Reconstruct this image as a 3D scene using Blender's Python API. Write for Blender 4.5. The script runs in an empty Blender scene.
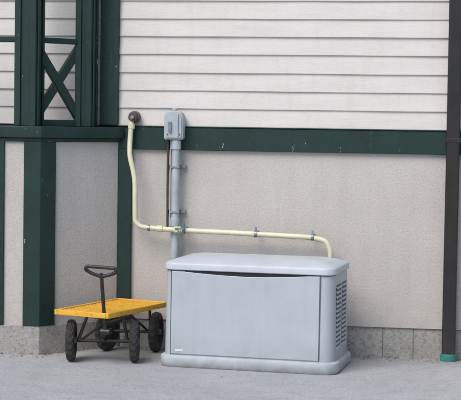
import bpy, bmesh, math, random
from mathutils import Vector, Matrix, Euler
random.seed(7)
S=bpy.context.scene
R=math.radians

# ------------------------------------------------------------ materials
def newmat(name):
    m=bpy.data.materials.new(name); m.use_nodes=True
    nt=m.node_tree; b=nt.nodes['Principled BSDF']
    return m,nt,b
def N(nt,t,**k):
    n=nt.nodes.new(t)
    for a,v in k.items():
        if hasattr(n,a): setattr(n,a,v)
        else: n.inputs[a].default_value=v
    return n
def coords(nt,scale=(1,1,1)):
    g=N(nt,'ShaderNodeNewGeometry'); mp=N(nt,'ShaderNodeMapping')
    mp.inputs['Scale'].default_value=scale
    nt.links.new(g.outputs['Position'],mp.inputs['Vector']); return mp.outputs[0]
def noise(nt,vec,scale,detail=4,rough=.6):
    n=N(nt,'ShaderNodeTexNoise'); n.inputs['Scale'].default_value=scale
    n.inputs['Detail'].default_value=min(detail,5); n.inputs['Roughness'].default_value=rough
    nt.links.new(vec,n.inputs['Vector']); return n.outputs['Fac']
def ramp(nt,fac,stops):
    r=N(nt,'ShaderNodeValToRGB')
    e=r.color_ramp.elements
    while len(e)<len(stops): e.new(.5)
    for i,(p,c) in enumerate(stops):
        e[i].position=p; e[i].color=(c,c,c,1) if not hasattr(c,'__len__') else (*c,1)
    nt.links.new(fac,r.inputs['Fac']); return r.outputs['Color']
def mix(nt,fac,a,b,mode='MIX'):
    n=N(nt,'ShaderNodeMix',data_type='RGBA',blend_type=mode)
    if hasattr(fac,'is_linked'): nt.links.new(fac,n.inputs[0])
    else: n.inputs[0].default_value=fac
    for i,v in ((6,a),(7,b)):
        if hasattr(v,'is_linked'): nt.links.new(v,n.inputs[i])
        else: n.inputs[i].default_value=(*v,1)
    return n.outputs[2]
def bump(nt,b,h,strength=.3,dist=.005):
    n=N(nt,'ShaderNodeBump'); n.inputs['Strength'].default_value=strength; n.inputs['Distance'].default_value=dist
    nt.links.new(h,n.inputs['Height']); nt.links.new(n.outputs[0],b.inputs['Normal'])
def zmask(nt,z0,z1,wob=.0):
    g=N(nt,'ShaderNodeNewGeometry'); s=N(nt,'ShaderNodeSeparateXYZ'); nt.links.new(g.outputs['Position'],s.inputs[0])
    m=N(nt,'ShaderNodeMapRange'); m.inputs['From Min'].default_value=z0; m.inputs['From Max'].default_value=z1
    m.inputs['To Min'].default_value=1; m.inputs['To Max'].default_value=0
    nt.links.new(s.outputs['Z'],m.inputs['Value']); return m.outputs[0]
def mul(nt,a,b):
    n=N(nt,'ShaderNodeMath',operation='MULTIPLY')
    for i,v in enumerate((a,b)):
        if hasattr(v,'is_linked'): nt.links.new(v,n.inputs[i])
        else: n.inputs[i].default_value=v
    return n.outputs[0]

def mottled(name,c1,c2,scale=6,rough=.6,fine=200,bs=.15,bd=.002,stretch=(1,1,1),metal=0,dirt=None,dz=(0,.3),amt=.6,spec=None,streak=None):
    m,nt,b=newmat(name); v=coords(nt,stretch)
    col=ramp(nt,noise(nt,v,scale),[(.3,c1),(.7,c2)])
    if streak:
        col=mix(nt,ramp(nt,noise(nt,coords(nt,(14,14,1.2)),2.2,4,.65),[(.5,0),(.8,.35)]),col,streak)
    if dirt:
        v2=coords(nt)
        f=mul(nt,zmask(nt,*dz),ramp(nt,noise(nt,v2,14),[(.3,.2),(.7,1)]))
        col=mix(nt,mul(nt,f,amt),col,dirt)
    nt.links.new(col,b.inputs['Base Color'])
    b.inputs['Roughness'].default_value=rough; b.inputs['Metallic'].default_value=metal
    if spec is not None: b.inputs['Specular IOR Level'].default_value=spec
    if bs: bump(nt,b,noise(nt,coords(nt),fine,3),bs,bd)
    return m

def stucco_mat():
    m,nt,b=newmat('stucco'); v=coords(nt)
    c=ramp(nt,noise(nt,v,2.2,5,.65),[(.3,(.505,.463,.425)),(.7,(.565,.522,.482))])
    st=ramp(nt,noise(nt,coords(nt,(7,7,.7)),1.6,4,.6),[(.46,0),(.78,1)])
    c=mix(nt,mul(nt,st,.33),c,(.41,.375,.345))
    c=mix(nt,ramp(nt,noise(nt,v,75,3,.7),[(.36,.32),(.56,0)]),c,(.33,.30,.28))
    f=mul(nt,zmask(nt,.18,.46),ramp(nt,noise(nt,v,11),[(.3,.1),(.75,1)]))
    c=mix(nt,mul(nt,f,.55),c,(.36,.325,.29))
    nt.links.new(c,b.inputs['Base Color']); b.inputs['Roughness'].default_value=.92
    bump(nt,b,noise(nt,v,75,4,.72),.7,.005); return m
M_stucco=stucco_mat()
def siding_mat():
    m,nt,b=newmat('siding_paint'); v=coords(nt)
    c=ramp(nt,noise(nt,coords(nt,(.8,1,6)),2.2,5),[(.3,(.605,.565,.525)),(.7,(.665,.625,.585))])
    st=ramp(nt,noise(nt,coords(nt,(6,6,.8)),2.5,5,.65),[(.5,0),(.85,1)])
    c=mix(nt,mul(nt,st,.35),c,(.48,.44,.40))
    c=mix(nt,ramp(nt,noise(nt,v,60,3,.7),[(.30,.3),(.42,0)]),c,(.40,.37,.34))
    nt.links.new(c,b.inputs['Base Color']); b.inputs['Roughness'].default_value=.6
    bump(nt,b,noise(nt,coords(nt,(1,1,14)),14,4),.25,.004); return m
M_siding=siding_mat()
def green_mat():
    m,nt,b=newmat('green_trim_paint'); v=coords(nt)
    c=ramp(nt,noise(nt,v,4,5),[(.3,(.007,.025,.020)),(.7,(.013,.038,.031))])
    c=mix(nt,ramp(nt,noise(nt,coords(nt,(30,30,4)),2,5,.7),[(.55,0),(.8,.3)]),c,(.045,.085,.07))
    c=mix(nt,ramp(nt,noise(nt,coords(nt,(1.6,1.6,.5)),17,5,.8),[(.672,0),(.69,.85)]),c,(.50,.48,.43))
    nt.links.new(c,b.inputs['Base Color']); b.inputs['Roughness'].default_value=.5; b.inputs['Specular IOR Level'].default_value=.35
    bump(nt,b,noise(nt,coords(nt,(8,8,1)),20,5),.3,.003); return m
M_green=green_mat()
def conc_mat(name,c1,c2,dark,joint=False):
    m,nt,b=newmat(name); v=coords(nt)
    c=ramp(nt,noise(nt,v,1.7,5,.68),[(.3,c1),(.7,c2)])
    c=mix(nt,ramp(nt,noise(nt,v,7,5,.7),[(.48,0),(.75,.5)]),c,dark)
    c=mix(nt,ramp(nt,noise(nt,v,55,4,.8),[(.36,.75),(.50,0)]),c,dark)
    c=mix(nt,ramp(nt,noise(nt,v,48,4,.8),[(.56,0),(.70,.6)]),c,tuple(min(1,x*1.35) for x in c2))
    if joint:
        g=N(nt,'ShaderNodeNewGeometry'); s=N(nt,'ShaderNodeSeparateXYZ'); nt.links.new(g.outputs['Position'],s.inputs[0])
        mr=N(nt,'ShaderNodeMapRange'); mr.inputs['From Min'].default_value=-.45; mr.inputs['From Max'].default_value=-.0
        nt.links.new(s.outputs['Y'],mr.inputs['Value'])
        f=mul(nt,mr.outputs[0],ramp(nt,noise(nt,v,9,5,.7),[(.35,.1),(.65,1)]))
        c=mix(nt,mul(nt,f,.65),c,(.17,.155,.135))
    nt.links.new(c,b.inputs['Base Color']); b.inputs['Roughness'].default_value=.9
    bump(nt,b,noise(nt,v,70,5,.78),.7,.006); return m
M_ground=conc_mat('concrete_paving',(.365,.365,.37),(.455,.455,.46),(.23,.228,.228),True)
M_found=conc_mat('foundation_concrete',(.30,.28,.26),(.41,.39,.365),(.16,.145,.13))
M_mortar=mottled('mortar',(.12,.11,.10),(.2,.19,.17),30,.9)
M_gen=mottled('generator_paint',(.395,.43,.46),(.44,.475,.505),5,.42,350,.08,.0008,dirt=(.29,.275,.25),dz=(.02,.20),amt=.65,streak=(.35,.375,.395))
M_genlid=mottled('generator_lid_paint',(.45,.485,.51),(.515,.55,.575),7,.45,350,.08,.0008)
M_gbase=mottled('generator_base',(.38,.41,.43),(.48,.51,.525),9,.6,200,.2,.001,dirt=(.2,.18,.155),dz=(0,.07),amt=.85)
M_dark=mottled('dark_gap',(.01,.011,.012),(.02,.021,.022),10,.8,bs=0)
M_recess=mottled('recess_grey',(.07,.077,.083),(.10,.11,.118),10,.8,bs=0)
M_slat=mottled('louver_paint',(.38,.415,.44),(.44,.475,.50),8,.5,bs=0)
M_cond=mottled('conduit_galvanised',(.35,.39,.42),(.47,.51,.535),9,.45,200,.1,.001,metal=.1,streak=(.25,.25,.24))
M_box=mottled('box_grey_paint',(.36,.395,.42),(.46,.49,.51),10,.5,200,.15,.001,streak=(.27,.28,.28))
M_gas=mottled('cream_pipe_paint',(.60,.57,.39),(.72,.69,.51),12,.45,150,.15,.001)
M_strap=mottled('steel_strap',(.18,.21,.23),(.30,.33,.35),30,.4,bs=0,metal=.5)
M_teal=mottled('valve_teal',(.06,.14,.17),(.13,.24,.27),30,.5,bs=0)
M_rust=mottled('weathered_iron',(.06,.05,.045),(.16,.12,.10),40,.6,300,.3,.001,metal=.3)
M_cable=mottled('black_cable',(.03,.025,.022),(.07,.055,.045),20,.6,bs=0)
M_spout=mottled('downspout_brown',(.008,.0065,.0065),(.019,.016,.016),6,.38,60,.1,.002,dirt=(.07,.06,.05),dz=(0,.35),amt=.5,streak=(.03,.026,.025))
M_drain=mottled('drain_green',(.02,.15,.13),(.05,.23,.20),20,.5,bs=0)
def yellow():
    m,nt,b=newmat('cart_yellow_paint'); v=coords(nt)
    c=ramp(nt,noise(nt,v,9,5),[(.3,(.68,.35,.025)),(.7,(.78,.43,.05))])
    c=mix(nt,ramp(nt,noise(nt,v,38,5,.8),[(.56,0),(.66,.8)]),c,(.17,.10,.045))
    nt.links.new(c,b.inputs['Base Color']); b.inputs['Roughness'].default_value=.5; return m
M_yel=yellow()
M_tyre=mottled('tyre_rubber',(.012,.012,.013),(.035,.034,.033),25,.8,120,.4,.002,dirt=(.14,.13,.11),dz=(0,.12),amt=.45)
M_black=mottled('black_steel',(.012,.012,.013),(.03,.029,.028),25,.45,bs=0)
M_hub=mottled('wheel_hub',(.10,.10,.10),(.2,.2,.2),25,.5,bs=0)
M_leaf=mottled('dry_leaf',(.08,.05,.02),(.20,.14,.07),60,.9,bs=0)
M_label=mottled('label',(.6,.6,.6),(.7,.7,.7),25,.5,bs=0)
M_roof=mottled('roof_membrane',(.06,.06,.06),(.1,.1,.1),5,.9)

# ------------------------------------------------------------ helpers
def empty(name,loc=(0,0,0),rz=0):
    e=bpy.data.objects.new(name,None); e.empty_display_size=.1
    S.collection.objects.link(e); e.location=loc; e.rotation_euler=(0,0,rz); return e
def addobj(name,me,mat,parent=None,bevel=0,smooth=False,seg=2):
    o=bpy.data.objects.new(name,me); S.collection.objects.link(o)
    if mat: me.materials.append(mat)
    if parent: o.parent=parent
    if smooth:
        for p in me.polygons: p.use_smooth=True
    if bevel:
        b=o.modifiers.new('b','BEVEL'); b.width=bevel; b.segments=seg; b.limit_method='ANGLE'; b.angle_limit=R(35)
        for p in me.polygons: p.use_smooth=True
        w=o.modifiers.new('w','WEIGHTED_NORMAL'); w.keep_sharp=True
    return o
def box(name,x0,x1,y0,y1,z0,z1,mat,parent=None,bevel=.002,M=None):
    me=bpy.data.meshes.new(name); bm=bmesh.new(); bmesh.ops.create_cube(bm,size=1)
    for v in bm.verts:
        v.co=Vector(((x0+x1)/2+v.co.x*(x1-x0),(y0+y1)/2+v.co.y*(y1-y0),(z0+z1)/2+v.co.z*(z1-z0)))
    if M: bmesh.ops.transform(bm,matrix=M,verts=bm.verts)
    bm.to_mesh(me); bm.free(); return addobj(name,me,mat,parent,bevel)
def prism(name,pts,z0,z1,mat,parent=None,bevel=.002):
    me=bpy.data.meshes.new(name); bm=bmesh.new()
    lo=[bm.verts.new((x,y,z0)) for x,y in pts]; hi=[bm.verts.new((x,y,z1)) for x,y in pts]; n=len(pts)
    bm.faces.new(lo[::-1]); bm.faces.new(hi)
    for i in range(n): bm.faces.new((lo[i],lo[(i+1)%n],hi[(i+1)%n],hi[i]))
    bmesh.ops.recalc_face_normals(bm,faces=bm.faces); bm.to_mesh(me); bm.free(); return addobj(name,me,mat,parent,bevel)
def rrect(w,d,r,n=8):
    pts=[]
    for cx,cy,a0 in ((w/2-r,d/2-r,0),(-w/2+r,d/2-r,90),(-w/2+r,-d/2+r,180),(w/2-r,-d/2+r,270)):
        for i in range(n+1):
            a=R(a0+90*i/n); pts.append((cx+r*math.cos(a),cy+r*math.sin(a)))
    return pts
def loft(name,levels,mat,parent,bevel=0):
    me=bpy.data.meshes.new(name); bm=bmesh.new(); rings=[]
    for z,w,d,r in levels: rings.append([bm.verts.new((x,y,z)) for x,y in rrect(w,d,r)])
    n=len(rings[0])
    for a,b in zip(rings,rings[1:]):
        for i in range(n): bm.faces.new((a[i],a[(i+1)%n],b[(i+1)%n],b[i]))
    bm.faces.new(rings[0][::-1]); bm.faces.new(rings[-1])
    bm.to_mesh(me); bm.free()
    for p in me.polygons: p.use_smooth=True
    o=addobj(name,me,mat,parent)
    me.set_sharp_from_angle(angle=R(40))
    return o
def tube(name,pts,r,mat,parent=None,smooth=True,res=6,rmax=.08):
    cu=bpy.data.curves.new(name,'CURVE'); cu.dimensions='3D'; cu.bevel_depth=r; cu.bevel_resolution=res; cu.use_fill_caps=True
    P=[Vector(p) for p in pts]; out=[P[0]]
    for i in range(1,len(P)-1):
        a,b,c=P[i-1],P[i],P[i+1]; d1=(a-b); d2=(c-b)
        rr=min(d1.length,d2.length)*.45 if smooth else 0
        rr=min(rr,rmax)
        if rr<1e-4: out.append(b); continue
        s=b+d1.normalized()*rr; e=b+d2.normalized()*rr
        for k in range(7):
            t=k/6; out.append(s*(1-t)**2+b*2*t*(1-t)+e*t*t)
    out.append(P[-1])
    sp=cu.splines.new('POLY'); sp.points.add(len(out)-1)
    for q,p in zip(sp.points,out): q.co=(*p,1)
    sp.use_smooth=True
    tmp=bpy.data.objects.new(name,cu); S.collection.objects.link(tmp)
    dg=bpy.context.evaluated_depsgraph_get(); me=bpy.data.meshes.new_from_object(tmp.evaluated_get(dg))
    bpy.data.objects.remove(tmp); me.name=name; me.materials.clear()
    for p in me.polygons: p.use_smooth=True
    return addobj(name,me,mat,parent)
def cyl(name,c,axis,r,h,mat,parent=None,bevel=.002,n=32,r2=None):
    me=bpy.data.meshes.new(name); bm=bmesh.new()
    bmesh.ops.create_cone(bm,cap_ends=True,segments=n,radius1=r,radius2=r if r2 is None else r2,depth=h)
    q=Vector((0,0,1)).rotation_difference(Vector(axis).normalized()).to_matrix().to_4x4()
    bmesh.ops.transform(bm,matrix=Matrix.Translation(c)@q,verts=bm.verts)
    bm.to_mesh(me); bm.free(); return addobj(name,me,mat,parent,bevel)
def join(objs,name):
    bpy.ops.object.select_all(action='DESELECT')
    for o in objs: o.select_set(True)
    bpy.context.view_layer.objects.active=objs[0]; bpy.ops.object.convert(target='MESH'); bpy.ops.object.join()
    objs[0].name=name; return objs[0]

# ------------------------------------------------------------ ground
me=bpy.data.meshes.new('ground'); bm=bmesh.new()
bmesh.ops.create_grid(bm,x_segments=8,y_segments=8,size=400); bm.to_mesh(me); bm.free()
addobj('ground',me,M_ground)

# ------------------------------------------------------------ house
H=empty('house')
XL,XR=-5.5,5.5; TOP=4.1; DEP=6
box('foundation_wall',XL,XR,.012,.3,-.1,.195,M_found,H,.006)
box('foundation_core',XL,XR,.3,DEP,-.1,.195,M_found,H,0)
for i,x in enumerate([-.4,.37,1.03,1.23,1.63,2.03,2.5]):
    box('mortar_joint_%d'%i,x-.003,x+.003,.0105,.02,0,.19,M_mortar,H,0)
box('stucco_wall',XL,XR,0,.3,.195,1.34,M_stucco,H,0)
box('side_walls',XL,XR,.3,DEP,.195,TOP,M_stucco,H,0)
box('flat_roof',XL-.05,XR+.05,.02,DEP+.05,TOP,TOP+.15,M_roof,H,.01)
box('trim_band',-.672,XR,-.028,.12,1.34,1.492,M_green,H,.004)
box('trim_band_rear_of_porch',XL,-.672,-.02,.12,1.34,1.492,M_green,H,.004)
box('trim_cap',-.768,XR,-.034,.05,1.4925,1.500,M_green,H,.002)
me=bpy.data.meshes.new('siding'); bm=bmesh.new(); z=1.50; e=.1195
prof=[]
while z<TOP-.001:
    z1=min(z+e,TOP)
    prof.append((-.015,z)); prof.append((-.004,z1)); z=z1
for k in range(0,len(prof),2):
    joints=[XL,random.choice((-3.1,-2.6,-3.8)),random.choice((2.2,2.9,3.6)),XR]
    for a,b in zip(joints,joints[1:]):
        (y0,z0),(y1,z1)=prof[k],prof[k+1]; dy=random.uniform(-.002,.001); dz=random.uniform(-.002,.002)
        n=max(2,int((b-a)/.3)); cols=[]
        for i in range(n+1):
            x=a+.0008+(b-a-.0016)*i/n; w=random.uniform(-.0022,.0012); wz=random.uniform(-.0012,.0012)
            cols.append([bm.verts.new((x,y0+.016,z0+dz+wz)),bm.verts.new((x,y0+dy+w,z0+dz+wz)),bm.verts.new((x,y0+dy+w-.0003,z0+dz+wz+.004)),bm.verts.new((x,y1+dy*.3,z1+.006))])
        for c0,c1 in zip(cols,cols[1:]):
            for q in range(3): bm.faces.new((c0[q],c1[q],c1[q+1],c0[q+1]))
bmesh.ops.recalc_face_normals(bm,faces=bm.faces)
bm.to_mesh(me); bm.free(); addobj('lap_siding',me,M_siding,H)
box('siding_backing',XL,XR,0,.3,1.493,TOP,M_dark,H,0)
box('eave_fascia',XL-.05,XR+.05,-.10,.02,TOP-.02,TOP+.15,M_green,H,.004)
box('wall_corner_board',-.893,-.768,-.045,.0,1.501,TOP-.03,M_green,H,.004)
box('wall_corner_board_lower',-.764,-.672,-.030,.0,.19,1.339,M_green,H,.004)

C=Vector((-1.17,-.5)); W=Vector((-.768,0)); ed=(W-C).normalized(); nn=Vector((ed.y,-ed.x))
def off(d,ext=0):
    yf=C.y-d; t=(yf-(C.y+nn.y*d))/ed.y
    cx=C.x+nn.x*d+ed.x*t
    t2=(-ext-(C.y+nn.y*d))/ed.y; wx=C.x+nn.x*d+ed.x*t2
    return (cx,yf),(wx,-ext)
def porch(name,d,z0,z1,mat,bev=.003,yb=-.001):
    c,w=off(d); prism(name,[(-3.2-d,yb),(-3.2-d,c[1]),c,(w[0],yb)],z0,z1,mat,H,bev)
porch('porch_foundation',.012,-.05,.19,M_found,.006)
porch('porch_half_wall',0,.19,1.40,M_stucco,0,-.021)
porch('porch_frieze',.016,1.385,1.41,M_green,.003,-.032)
porch('porch_ledge',.035,1.41,1.485,M_green,.006,-.035)
co,_=off(.016); ci,_=off(-.004)
Bo=C+ed*.115+nn*.016; Bi=C+ed*.115-nn*.004
prism('corner_board',[(-1.275,-.496),(-1.275,-.516),co,tuple(Bo),tuple(Bi),ci],.188,1.385,M_green,H,.003)
box('porch_front_board',-1.54,-1.407,-.516,-.496,.188,1.385,M_green,H,.003)
def post(i,x,y,w,z1=TOP-.02):
    box('porch_post_%d'%i,x-w/2,x+w/2,y-w/2,y+w/2,1.485,z1,M_green,H,.006)
    for sx in (-1,1):
        box('post_trim_%d_%d'%(i,sx),x+sx*(w/2-.024)-.02,x+sx*(w/2-.024)+.02,y-w/2-.014,y-w/2-.001,1.486,z1,M_green,H,.003)
        box('post_trim_side_%d_%d'%(i,sx),x+w/2+.001,x+w/2+.012,y+sx*(w/2-.024)-.018,y+sx*(w/2-.024)+.018,1.486,z1,M_green,H,.003)
post(1,-1.275,-.42,.150); post(2,-.968,-.135,.118); post(3,-2.6,-.42,.148)
p1=Vector((-1.275,-.42)); p2=Vector((-.968,-.135)); dd=(p2-p1); L=dd.length; ang=math.atan2(dd.y,dd.x); mid=(p1+p2)/2
Mx=Matrix.Translation((mid.x,mid.y,0))@Matrix.Rotation(ang,4,'Z')
box('rail_top',-L/2,L/2,-.03,.03,2.03,2.065,M_green,H,.004,Mx)
box('rail_bottom',-L/2,L/2,-.025,.025,1.487,1.53,M_green,H,.004,Mx)
hx,hz=L/2-.05,.235
for s in (-1,1):
    a=math.atan2(hz*2,hx*2)*s; ln=math.hypot(hx*2,hz*2)/2+.01
    Mb=Mx@Matrix.Translation((0,.003*s,1.775))@Matrix.Rotation(-a,4,'Y')
    box('rail_brace_%d'%(s+1),-ln,ln,-.018,.018,-.028,.028,M_green,H,.003,Mb)
box('front_rail_top',-2.53,-1.35,-.45,-.39,2.03,2.065,M_green,H,.004)

# ------------------------------------------------------------ downspout
D=empty('downspout')
prism('spout',[(1.418+a*.088,-.105+b*.066) for a,b in ((0,.12),(.08,0),(.92,0),(1,.12),(1,1),(0,1))],.045,TOP-.02,M_spout,D,.004)
for i,z in enumerate((1.42,2.9)):
    box('strap_%d'%i,1.411,1.513,-.108,-.030,z,z+.03,M_spout,D,.002)
cyl('drain_collar',(1.462,-.072,.022),(0,0,1),.054,.05,M_drain,D,.003)

# ------------------------------------------------------------ generator
G=empty('standby_generator',(.262,-.50,0),R(-5))
w,d=1.13,.62
loft('base_tray',[(0,w-.02,d-.02,.075),(.012,w,d,.085),(.058,w,d,.085),(.068,w-.006,d-.006,.083),(.074,w-.03,d-.03,.075)],M_gbase,G)
bw,bd=w-.05,d-.05
loft('body',[(.068,bw,bd,.07),(.60,bw-.012,bd-.012,.07)],M_gen,G)
lw,ld=bw+.012,bd+.012
loft('lid_shadow_gap',[(.60,bw-.03,bd-.03,.065),(.612,bw-.03,bd-.03,.065)],M_recess,G)
loft('lid',[(.606,lw-.008,ld-.008,.074),(.610,lw,ld,.078),(.640,lw-.002,ld-.002,.078),(.647,lw-.008,ld-.008,.076),(.652,lw-.024,ld-.024,.072),(.657,lw-.05,ld-.05,.066),(.672,lw-.13,ld-.15,.06),(.684,lw-.26,ld-.28,.05),(.688,lw-.40,ld-.42,.03)],M_genlid,G)
yf=-bd/2
def door():
    me=bpy.data.meshes.new('front_door'); bm=bmesh.new()
    x0,x1=-.485,.452; z0,zt=.082,.597
    pts=[(x0,z0),(x1,z0),(x1,zt)]
    a,b=x1-.08,x0+.08
    for i in range(33):
        t=i/32; x=a+(b-a)*t; s=math.sin(math.pi*t)
        pts.append((x,zt-.017*s))
    pts.append((x0,zt))
    def yy(z,p): return yf+.006*(z-.068)/.532-p
    f=[bm.verts.new((x,yy(z,.008),z)) for x,z in pts]; k=[bm.verts.new((x,yy(z,-.002),z)) for x,z in pts]; n=len(pts)
    bm.faces.new(f); bm.faces.new(k[::-1])
    for i in range(n): bm.faces.new((f[i],k[i],k[(i+1)%n],f[(i+1)%n]))
    bmesh.ops.recalc_face_normals(bm,faces=bm.faces); bm.to_mesh(me); bm.free()
    return addobj('front_door',me,M_gen,G,.004)
door()
box('grip_recess',-.40,.37,yf+.0035,yf+.02,.572,.605,M_dark,G,0)
box('door_seam_right',.4525,.4575,yf-.0015,yf+.02,.078,.60,M_recess,G,0)
box('door_seam_left',-.490,-.4855,yf-.0015,yf+.02,.078,.60,M_recess,G,0)
box('rating_label',-.455,-.405,yf-.0095,yf-.004,.098,.112,M_label,G,0)
for s in (1,-1):
    for ci_,(ya,yb) in enumerate(((-.175,-.02),(.02,.175))):
        X=s*(bw/2-.0045)
        a,b=(X-.008,X+.0035) if s>0 else (X-.0035,X+.008)
        box('vent_recess_%d_%d'%(s,ci_),a,b,ya,yb,.14,.535,M_recess,G,0)
        sl=[]; nz=14
        for i in range(nz):
            z=.152+i*(.372/(nz-1))
            Mv=Matrix.Translation((X+.003*s,0,z))@Matrix.Rotation(R(58)*s,4,'Y')
            sl.append(box('slat',-.0112,.0112,ya-.003,yb+.003,-.002,.002,M_slat,G,0,Mv))
        join(sl,'louver_%d_%d'%(s,ci_))

# ------------------------------------------------------------ electrical conduit and box
E=empty('electrical_conduit')
tube('main_conduit',[(-.362,-.07,1.44),(-.362,-.07,.2),(-.362,-.07,.02)],.027,M_cond,E)
cyl('conduit_coupling',(-.362,-.07,1.375),(0,0,1),.034,.06,M_cond,E)
cyl('conduit_coupling_low',(-.362,-.07,.86),(0,0,1),.032,.05,M_cond,E)
me_pts=[(-.432,1.41),(-.318,1.41),(-.308,1.425),(-.308,1.565),(-.322,1.590),(-.345,1.600),(-.405,1.600),(-.428,1.590),(-.438,1.565),(-.438,1.425)]
def xzprism(name,pts,y0,y1,mat,parent,bevel):
    me=bpy.data.meshes.new(name); bm=bmesh.new()
    f=[bm.verts.new((x,y0,z)) for x,z in pts]; k=[bm.verts.new((x,y1,z)) for x,z in pts]; n=len(pts)
    bm.faces.new(f); bm.faces.new(k[::-1])
    for i in range(n): bm.faces.new((f[i],k[i],k[(i+1)%n],f[(i+1)%n]))
    bmesh.ops.recalc_face_normals(bm,faces=bm.faces); bm.to_mesh(me); bm.free(); return addobj(name,me,mat,parent,bevel)
xzprism('box_body',me_pts,-.11,-.03,M_box,E,.006)
xzprism('box_cover',[(x*.86-.373*.14,1.505+(z-1.505)*.88) for x,z in me_pts],-.120,-.1105,M_box,E,.004)
box('cover_rib',-.345,-.338,-.130,-.1205,1.43,1.58,M_box,E,.002)
box('cover_handle',-.405,-.385,-.134,-.1205,1.46,1.53,M_strap,E,.003)
for x in(-.412,-.330): cyl('cover_screw_%d'%(x*1000),(x,-.122,1.445),(0,1,0),.005,.006,M_rust,E,.001,12)
cyl('top_knob',(-.373,-.07,1.61),(0,0,1),.016,.02,M_box,E,.003)
tube('cable',[(-.42,-.045,1.42),(-.421,-.045,1.1),(-.418,-.045,.82)],.008,M_cable,E)
tube('cable_inner',[(-.404,-.04,1.42),(-.404,-.04,.80)],.0055,M_cond,E)
for i,z in enumerate((1.22,.92)):
    box('conduit_strap_%d'%i,-.393,-.331,-.100,-.03,z,z+.016,M_strap,E,.002)
    box('strap_foot_%d'%i,-.43,-.300,-.031,-.001,z-.004,z+.020,M_strap,E,.002)

# ------------------------------------------------------------ gas pipe
P=empty('gas_pipe')
yy=-.115
tube('pipe',[(-.668,-.06,1.535),(-.675,-.075,1.40),(-.672,yy+.02,1.30),(-.628,yy,1.15),(-.624,yy,.86),(-.585,yy,.825),(-.40,yy,.812),(.10,yy,.800),(.56,yy,.785),(.655,yy,.765),(.685,yy,.70),(.685,yy,.45)],.0170,M_gas,P)
cyl('wall_flange',(-.652,-.045,1.555),(.1,1,0),.042,.03,M_rust,P,.006)
cyl('flange_ring',(-.654,-.070,1.555),(.1,1,0),.030,.035,M_rust,P,.006)
cyl('flange_nut',(-.656,-.096,1.555),(.1,1,0),.014,.02,M_strap,P,.002,6)
cyl('pipe_union_top',(-.669,-.063,1.495),(0,0,1),.024,.035,M_gas,P,.003,8)
for i,(x,z) in enumerate(((-.29,.81),(.19,.798),(.565,.786))):
    cyl('clamp_%d'%i,(x,yy,z),(1,0,0),.022,.02,M_strap,P,.002)
    cyl('clamp_rod_%d'%i,(x,yy/2,z+.012),(0,1,0),.006,-yy,M_strap,P,.001,12)
    box('clamp_ear_%d'%i,x-.006,x+.006,yy-.006,yy+.006,z+.018,z+.045,M_strap,P,.001)
cyl('valve_body',(-.335,yy,.811),(1,0,0),.024,.05,M_gas,P,.004,8)
cyl('valve_stem',(-.335,yy-.03,.811),(0,1,0),.012,.04,M_gas,P,.002,12)
box('valve_handle',-.345,-.275,yy-.058,yy-.05,.818,.830,M_teal,P,.003)
box('clamp_plate',-.296,-.284,yy-.035,yy-.023,.775,.862,M_teal,P,.002)
cyl('elbow_union',(-.455,yy,.8155),(1,0,0),.023,.04,M_gas,P,.003,8)
cyl('elbow_union_2',(-.53,yy,.819),(1,0,0),.021,.02,M_strap,P,.003,8)

# ------------------------------------------------------------ garden cart
K=empty('garden_cart')
cc=Vector((-.685,-.465)); A=R(-18)
Mc=Matrix.Translation((cc.x,cc.y,0))@Matrix.Rotation(A,4,'Z')
dw,dl=.40,.76; z0,z1=.302,.336
def cbox(n,x0,x1,y0,y1,a,b,mat,bev=.002): return box(n,x0,x1,y0,y1,a,b,mat,K,bev,Mc)
cbox('deck_rail_left',-dw/2,-dw/2+.022,-dl/2,dl/2,z0,z1,M_yel,.004)
cbox('deck_rail_right',dw/2-.022,dw/2,-dl/2,dl/2,z0,z1,M_yel,.004)
cbox('deck_rail_front',-dw/2+.022,dw/2-.022,-dl/2,-dl/2+.022,z0,z1,M_yel,.004)
cbox('deck_rail_back',-dw/2+.022,dw/2-.022,dl/2-.022,dl/2,z0,z1,M_yel,.004)
bars=[]
n=12
for i in range(n):
    x=-dw/2+.03+(dw-.06)*i/(n-1); bars.append(cbox('b',x-.003,x+.003,-dl/2+.02,dl/2-.02,z1-.018,z1-.012,M_yel,0))
for i in range(17):
    y=-dl/2+.04+(dl-.08)*i/16; bars.append(cbox('b',-dw/2+.02,dw/2-.02,y-.0045,y+.0045,z1-.0118,z1-.006,M_yel,0))
join(bars,'deck_mesh_floor')
for i,y in enumerate((-.2,0,.2)): cbox('deck_cross_%d'%i,-dw/2+.01,dw/2-.01,y-.012,y+.012,z0+.002,z0+.014,M_yel,.002)
def beam(n,a,b,t,mat):
    return tube(n,[a,b],t,mat,K,False,3)
FL,FR,RL,RR=Vector((-.900,-.69,.133)),Vector((-.500,-.64,.133)),Vector((-.785,-.20,.133)),Vector((-.462,-.165,.133))
beam('front_axle',FL,FR,.011,M_black); beam('rear_axle',RL,RR,.011,M_black)
fm=(FL+FR)/2; rm=(RL+RR)/2
beam('spine',fm+Vector((0,0,.10)),rm+Vector((0,0,.10)),.014,M_black)
beam('kingpin',fm,fm+Vector((0,0,.17)),.02,M_black)
cyl('turntable',fm+Vector((0,0,.155)),(0,0,1),.07,.015,M_black,K)
for i,(a,t) in enumerate(((FL,(-.80,-.66,.302)),(FR,(-.58,-.64,.302)),(RL,(-.72,-.24,.302)),(RR,(-.50,-.2,.302)))):
    b=a.lerp(fm if i<2 else rm,.22); beam('strut_%d'%i,b,t,.010,M_black)
for i,(a,t) in enumerate(((FL,(-.62,-.70,.302)),(RR,(-.66,-.3,.302)))):
    beam('cross_brace_%d'%i,a.lerp(fm if i<1 else rm,.3),t,.008,M_black)
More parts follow.
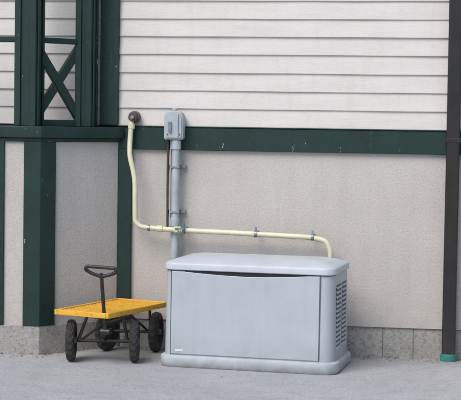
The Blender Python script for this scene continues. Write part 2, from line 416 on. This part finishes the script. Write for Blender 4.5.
def wheel(i,c,axis,r=.133,tw=.029):
    ax=Vector(axis).normalized(); q=Vector((0,0,1)).rotation_difference(ax).to_matrix().to_4x4()
    T=Matrix.Translation(c)@q
    me=bpy.data.meshes.new('t'); bm=bmesh.new(); ns=72
    prof=[]
    for k in range(16):
        a=2*math.pi*k/16; prof.append((r-.030+.030*math.copysign(abs(math.cos(a))**.8,math.cos(a)),tw*math.copysign(abs(math.sin(a))**.8,math.sin(a))))
    rings=[]
    for s in range(ns):
        th=2*math.pi*s/ns; rings.append([])
        for k,(pr,pz) in enumerate(prof):
            rr=pr
            if k in(15,1): rr+= -.006 if (s%4<2) else 0
            if k==0: rr+= -.006 if (s%4 in(1,2)) else 0
            if k in(14,13,2,3): rr+= -.005 if (s%4>1) else 0
            rings[-1].append(bm.verts.new((rr*math.cos(th),rr*math.sin(th),pz)))
    for s in range(ns):
        for k in range(16): bm.faces.new((rings[s][k],rings[(s+1)%ns][k],rings[(s+1)%ns][(k+1)%16],rings[s][(k+1)%16]))
    bmesh.ops.recalc_face_normals(bm,faces=bm.faces)
    bmesh.ops.transform(bm,matrix=T,verts=bm.verts); bm.to_mesh(me); bm.free()
    addobj('tyre_%d'%i,me,M_tyre,K)
    cyl('rim_%d'%i,c,ax,r-.050,.026,M_black,K,.003)
    cyl('hub_%d'%i,c,ax,.020,.068,M_hub,K,.003,20)
wheel(0,FL,(1,.17,0)); wheel(1,FR,(1,.17,0)); wheel(2,RL,(1,-.30,0)); wheel(3,RR,(1,-.02,0))
hb=Vector((-.645,-.83,.215)); ht=Vector((-.655,-.91,.585))
beam('tongue',fm+Vector((0,0,.02)),hb,.011,M_black)
beam('handle_shaft',hb,ht,.012,M_black)
cyl('tongue_pivot',hb,(1,0,0),.02,.06,M_black,K)
side=Vector((1,.05,0)).normalized(); up=(ht-hb).normalized()
tube('handle_grip',[ht-up*.02,ht+side*-.06+up*.0,ht-side*.100+up*.026,ht-side*.088+up*.046,ht+side*.088+up*.036,ht+side*.100+up*.014,ht+side*.06-up*.005,ht-up*.02],.011,M_black,K)

# ------------------------------------------------------------ debris (one mesh)
me=bpy.data.meshes.new('debris'); bm=bmesh.new()
def chip(x,y,s):
    a=random.uniform(0,6.28); k=random.randint(4,6); vs=[]
    for i in range(k):
        t=a+6.283*i/k; rr=s*random.uniform(.5,1); vs.append(bm.verts.new((x+rr*math.cos(t),y+rr*.7*math.sin(t),.004+random.uniform(0,s*.5))))
    bm.faces.new(vs)
for i in range(800):
    x=random.uniform(-2.2,2.4)
    y=-abs(random.gauss(0,.09))-.005
    if x<-.8: y-= .5 if x<-1.17 else .5*(-.768-x)/.4+.02
    chip(x,y,random.uniform(.003,.013))
for i in range(350): chip(random.uniform(-2.2,2.2),random.uniform(-1.9,-.1),random.uniform(.002,.006))
bm.to_mesh(me); bm.free(); addobj('leaf_debris',me,M_leaf)

# ------------------------------------------------------------ light
wd=bpy.data.worlds.new('World'); S.world=wd; wd.use_nodes=True; nt=wd.node_tree
sky=nt.nodes.new('ShaderNodeTexSky'); sky.sky_type='NISHITA'; sky.sun_disc=False
SE,SA=R(50),R(207)
sky.sun_elevation=SE; sky.sun_rotation=SA
bg=nt.nodes['Background']; bg.inputs['Strength'].default_value=.15
nt.links.new(sky.outputs[0],bg.inputs['Color'])
sl=bpy.data.lights.new('sun','SUN'); sl.energy=3.0; sl.angle=R(38); sl.color=(1,.955,.90)
so=bpy.data.objects.new('sun',sl); S.collection.objects.link(so)
dv=Vector((math.sin(SA)*math.cos(SE),math.cos(SA)*math.cos(SE),math.sin(SE)))
so.rotation_euler=dv.to_track_quat('Z','Y').to_euler()

# ------------------------------------------------------------ camera
cam=bpy.data.cameras.new('camera'); co_=bpy.data.objects.new('camera',cam); S.collection.objects.link(co_)
cam.lens=117.1; cam.sensor_width=36; cam.clip_end=2000
rot=Euler((R(90-2.79),0,R(9)),'XYZ').to_matrix().to_4x4()@Matrix.Rotation(.0153,4,'Z')
co_.matrix_world=Matrix.Translation((1.564,-9.877,1.5))@rot
S.camera=co_
S.view_settings.view_transform='Standard'; S.view_settings.look='None'; S.view_settings.exposure=0
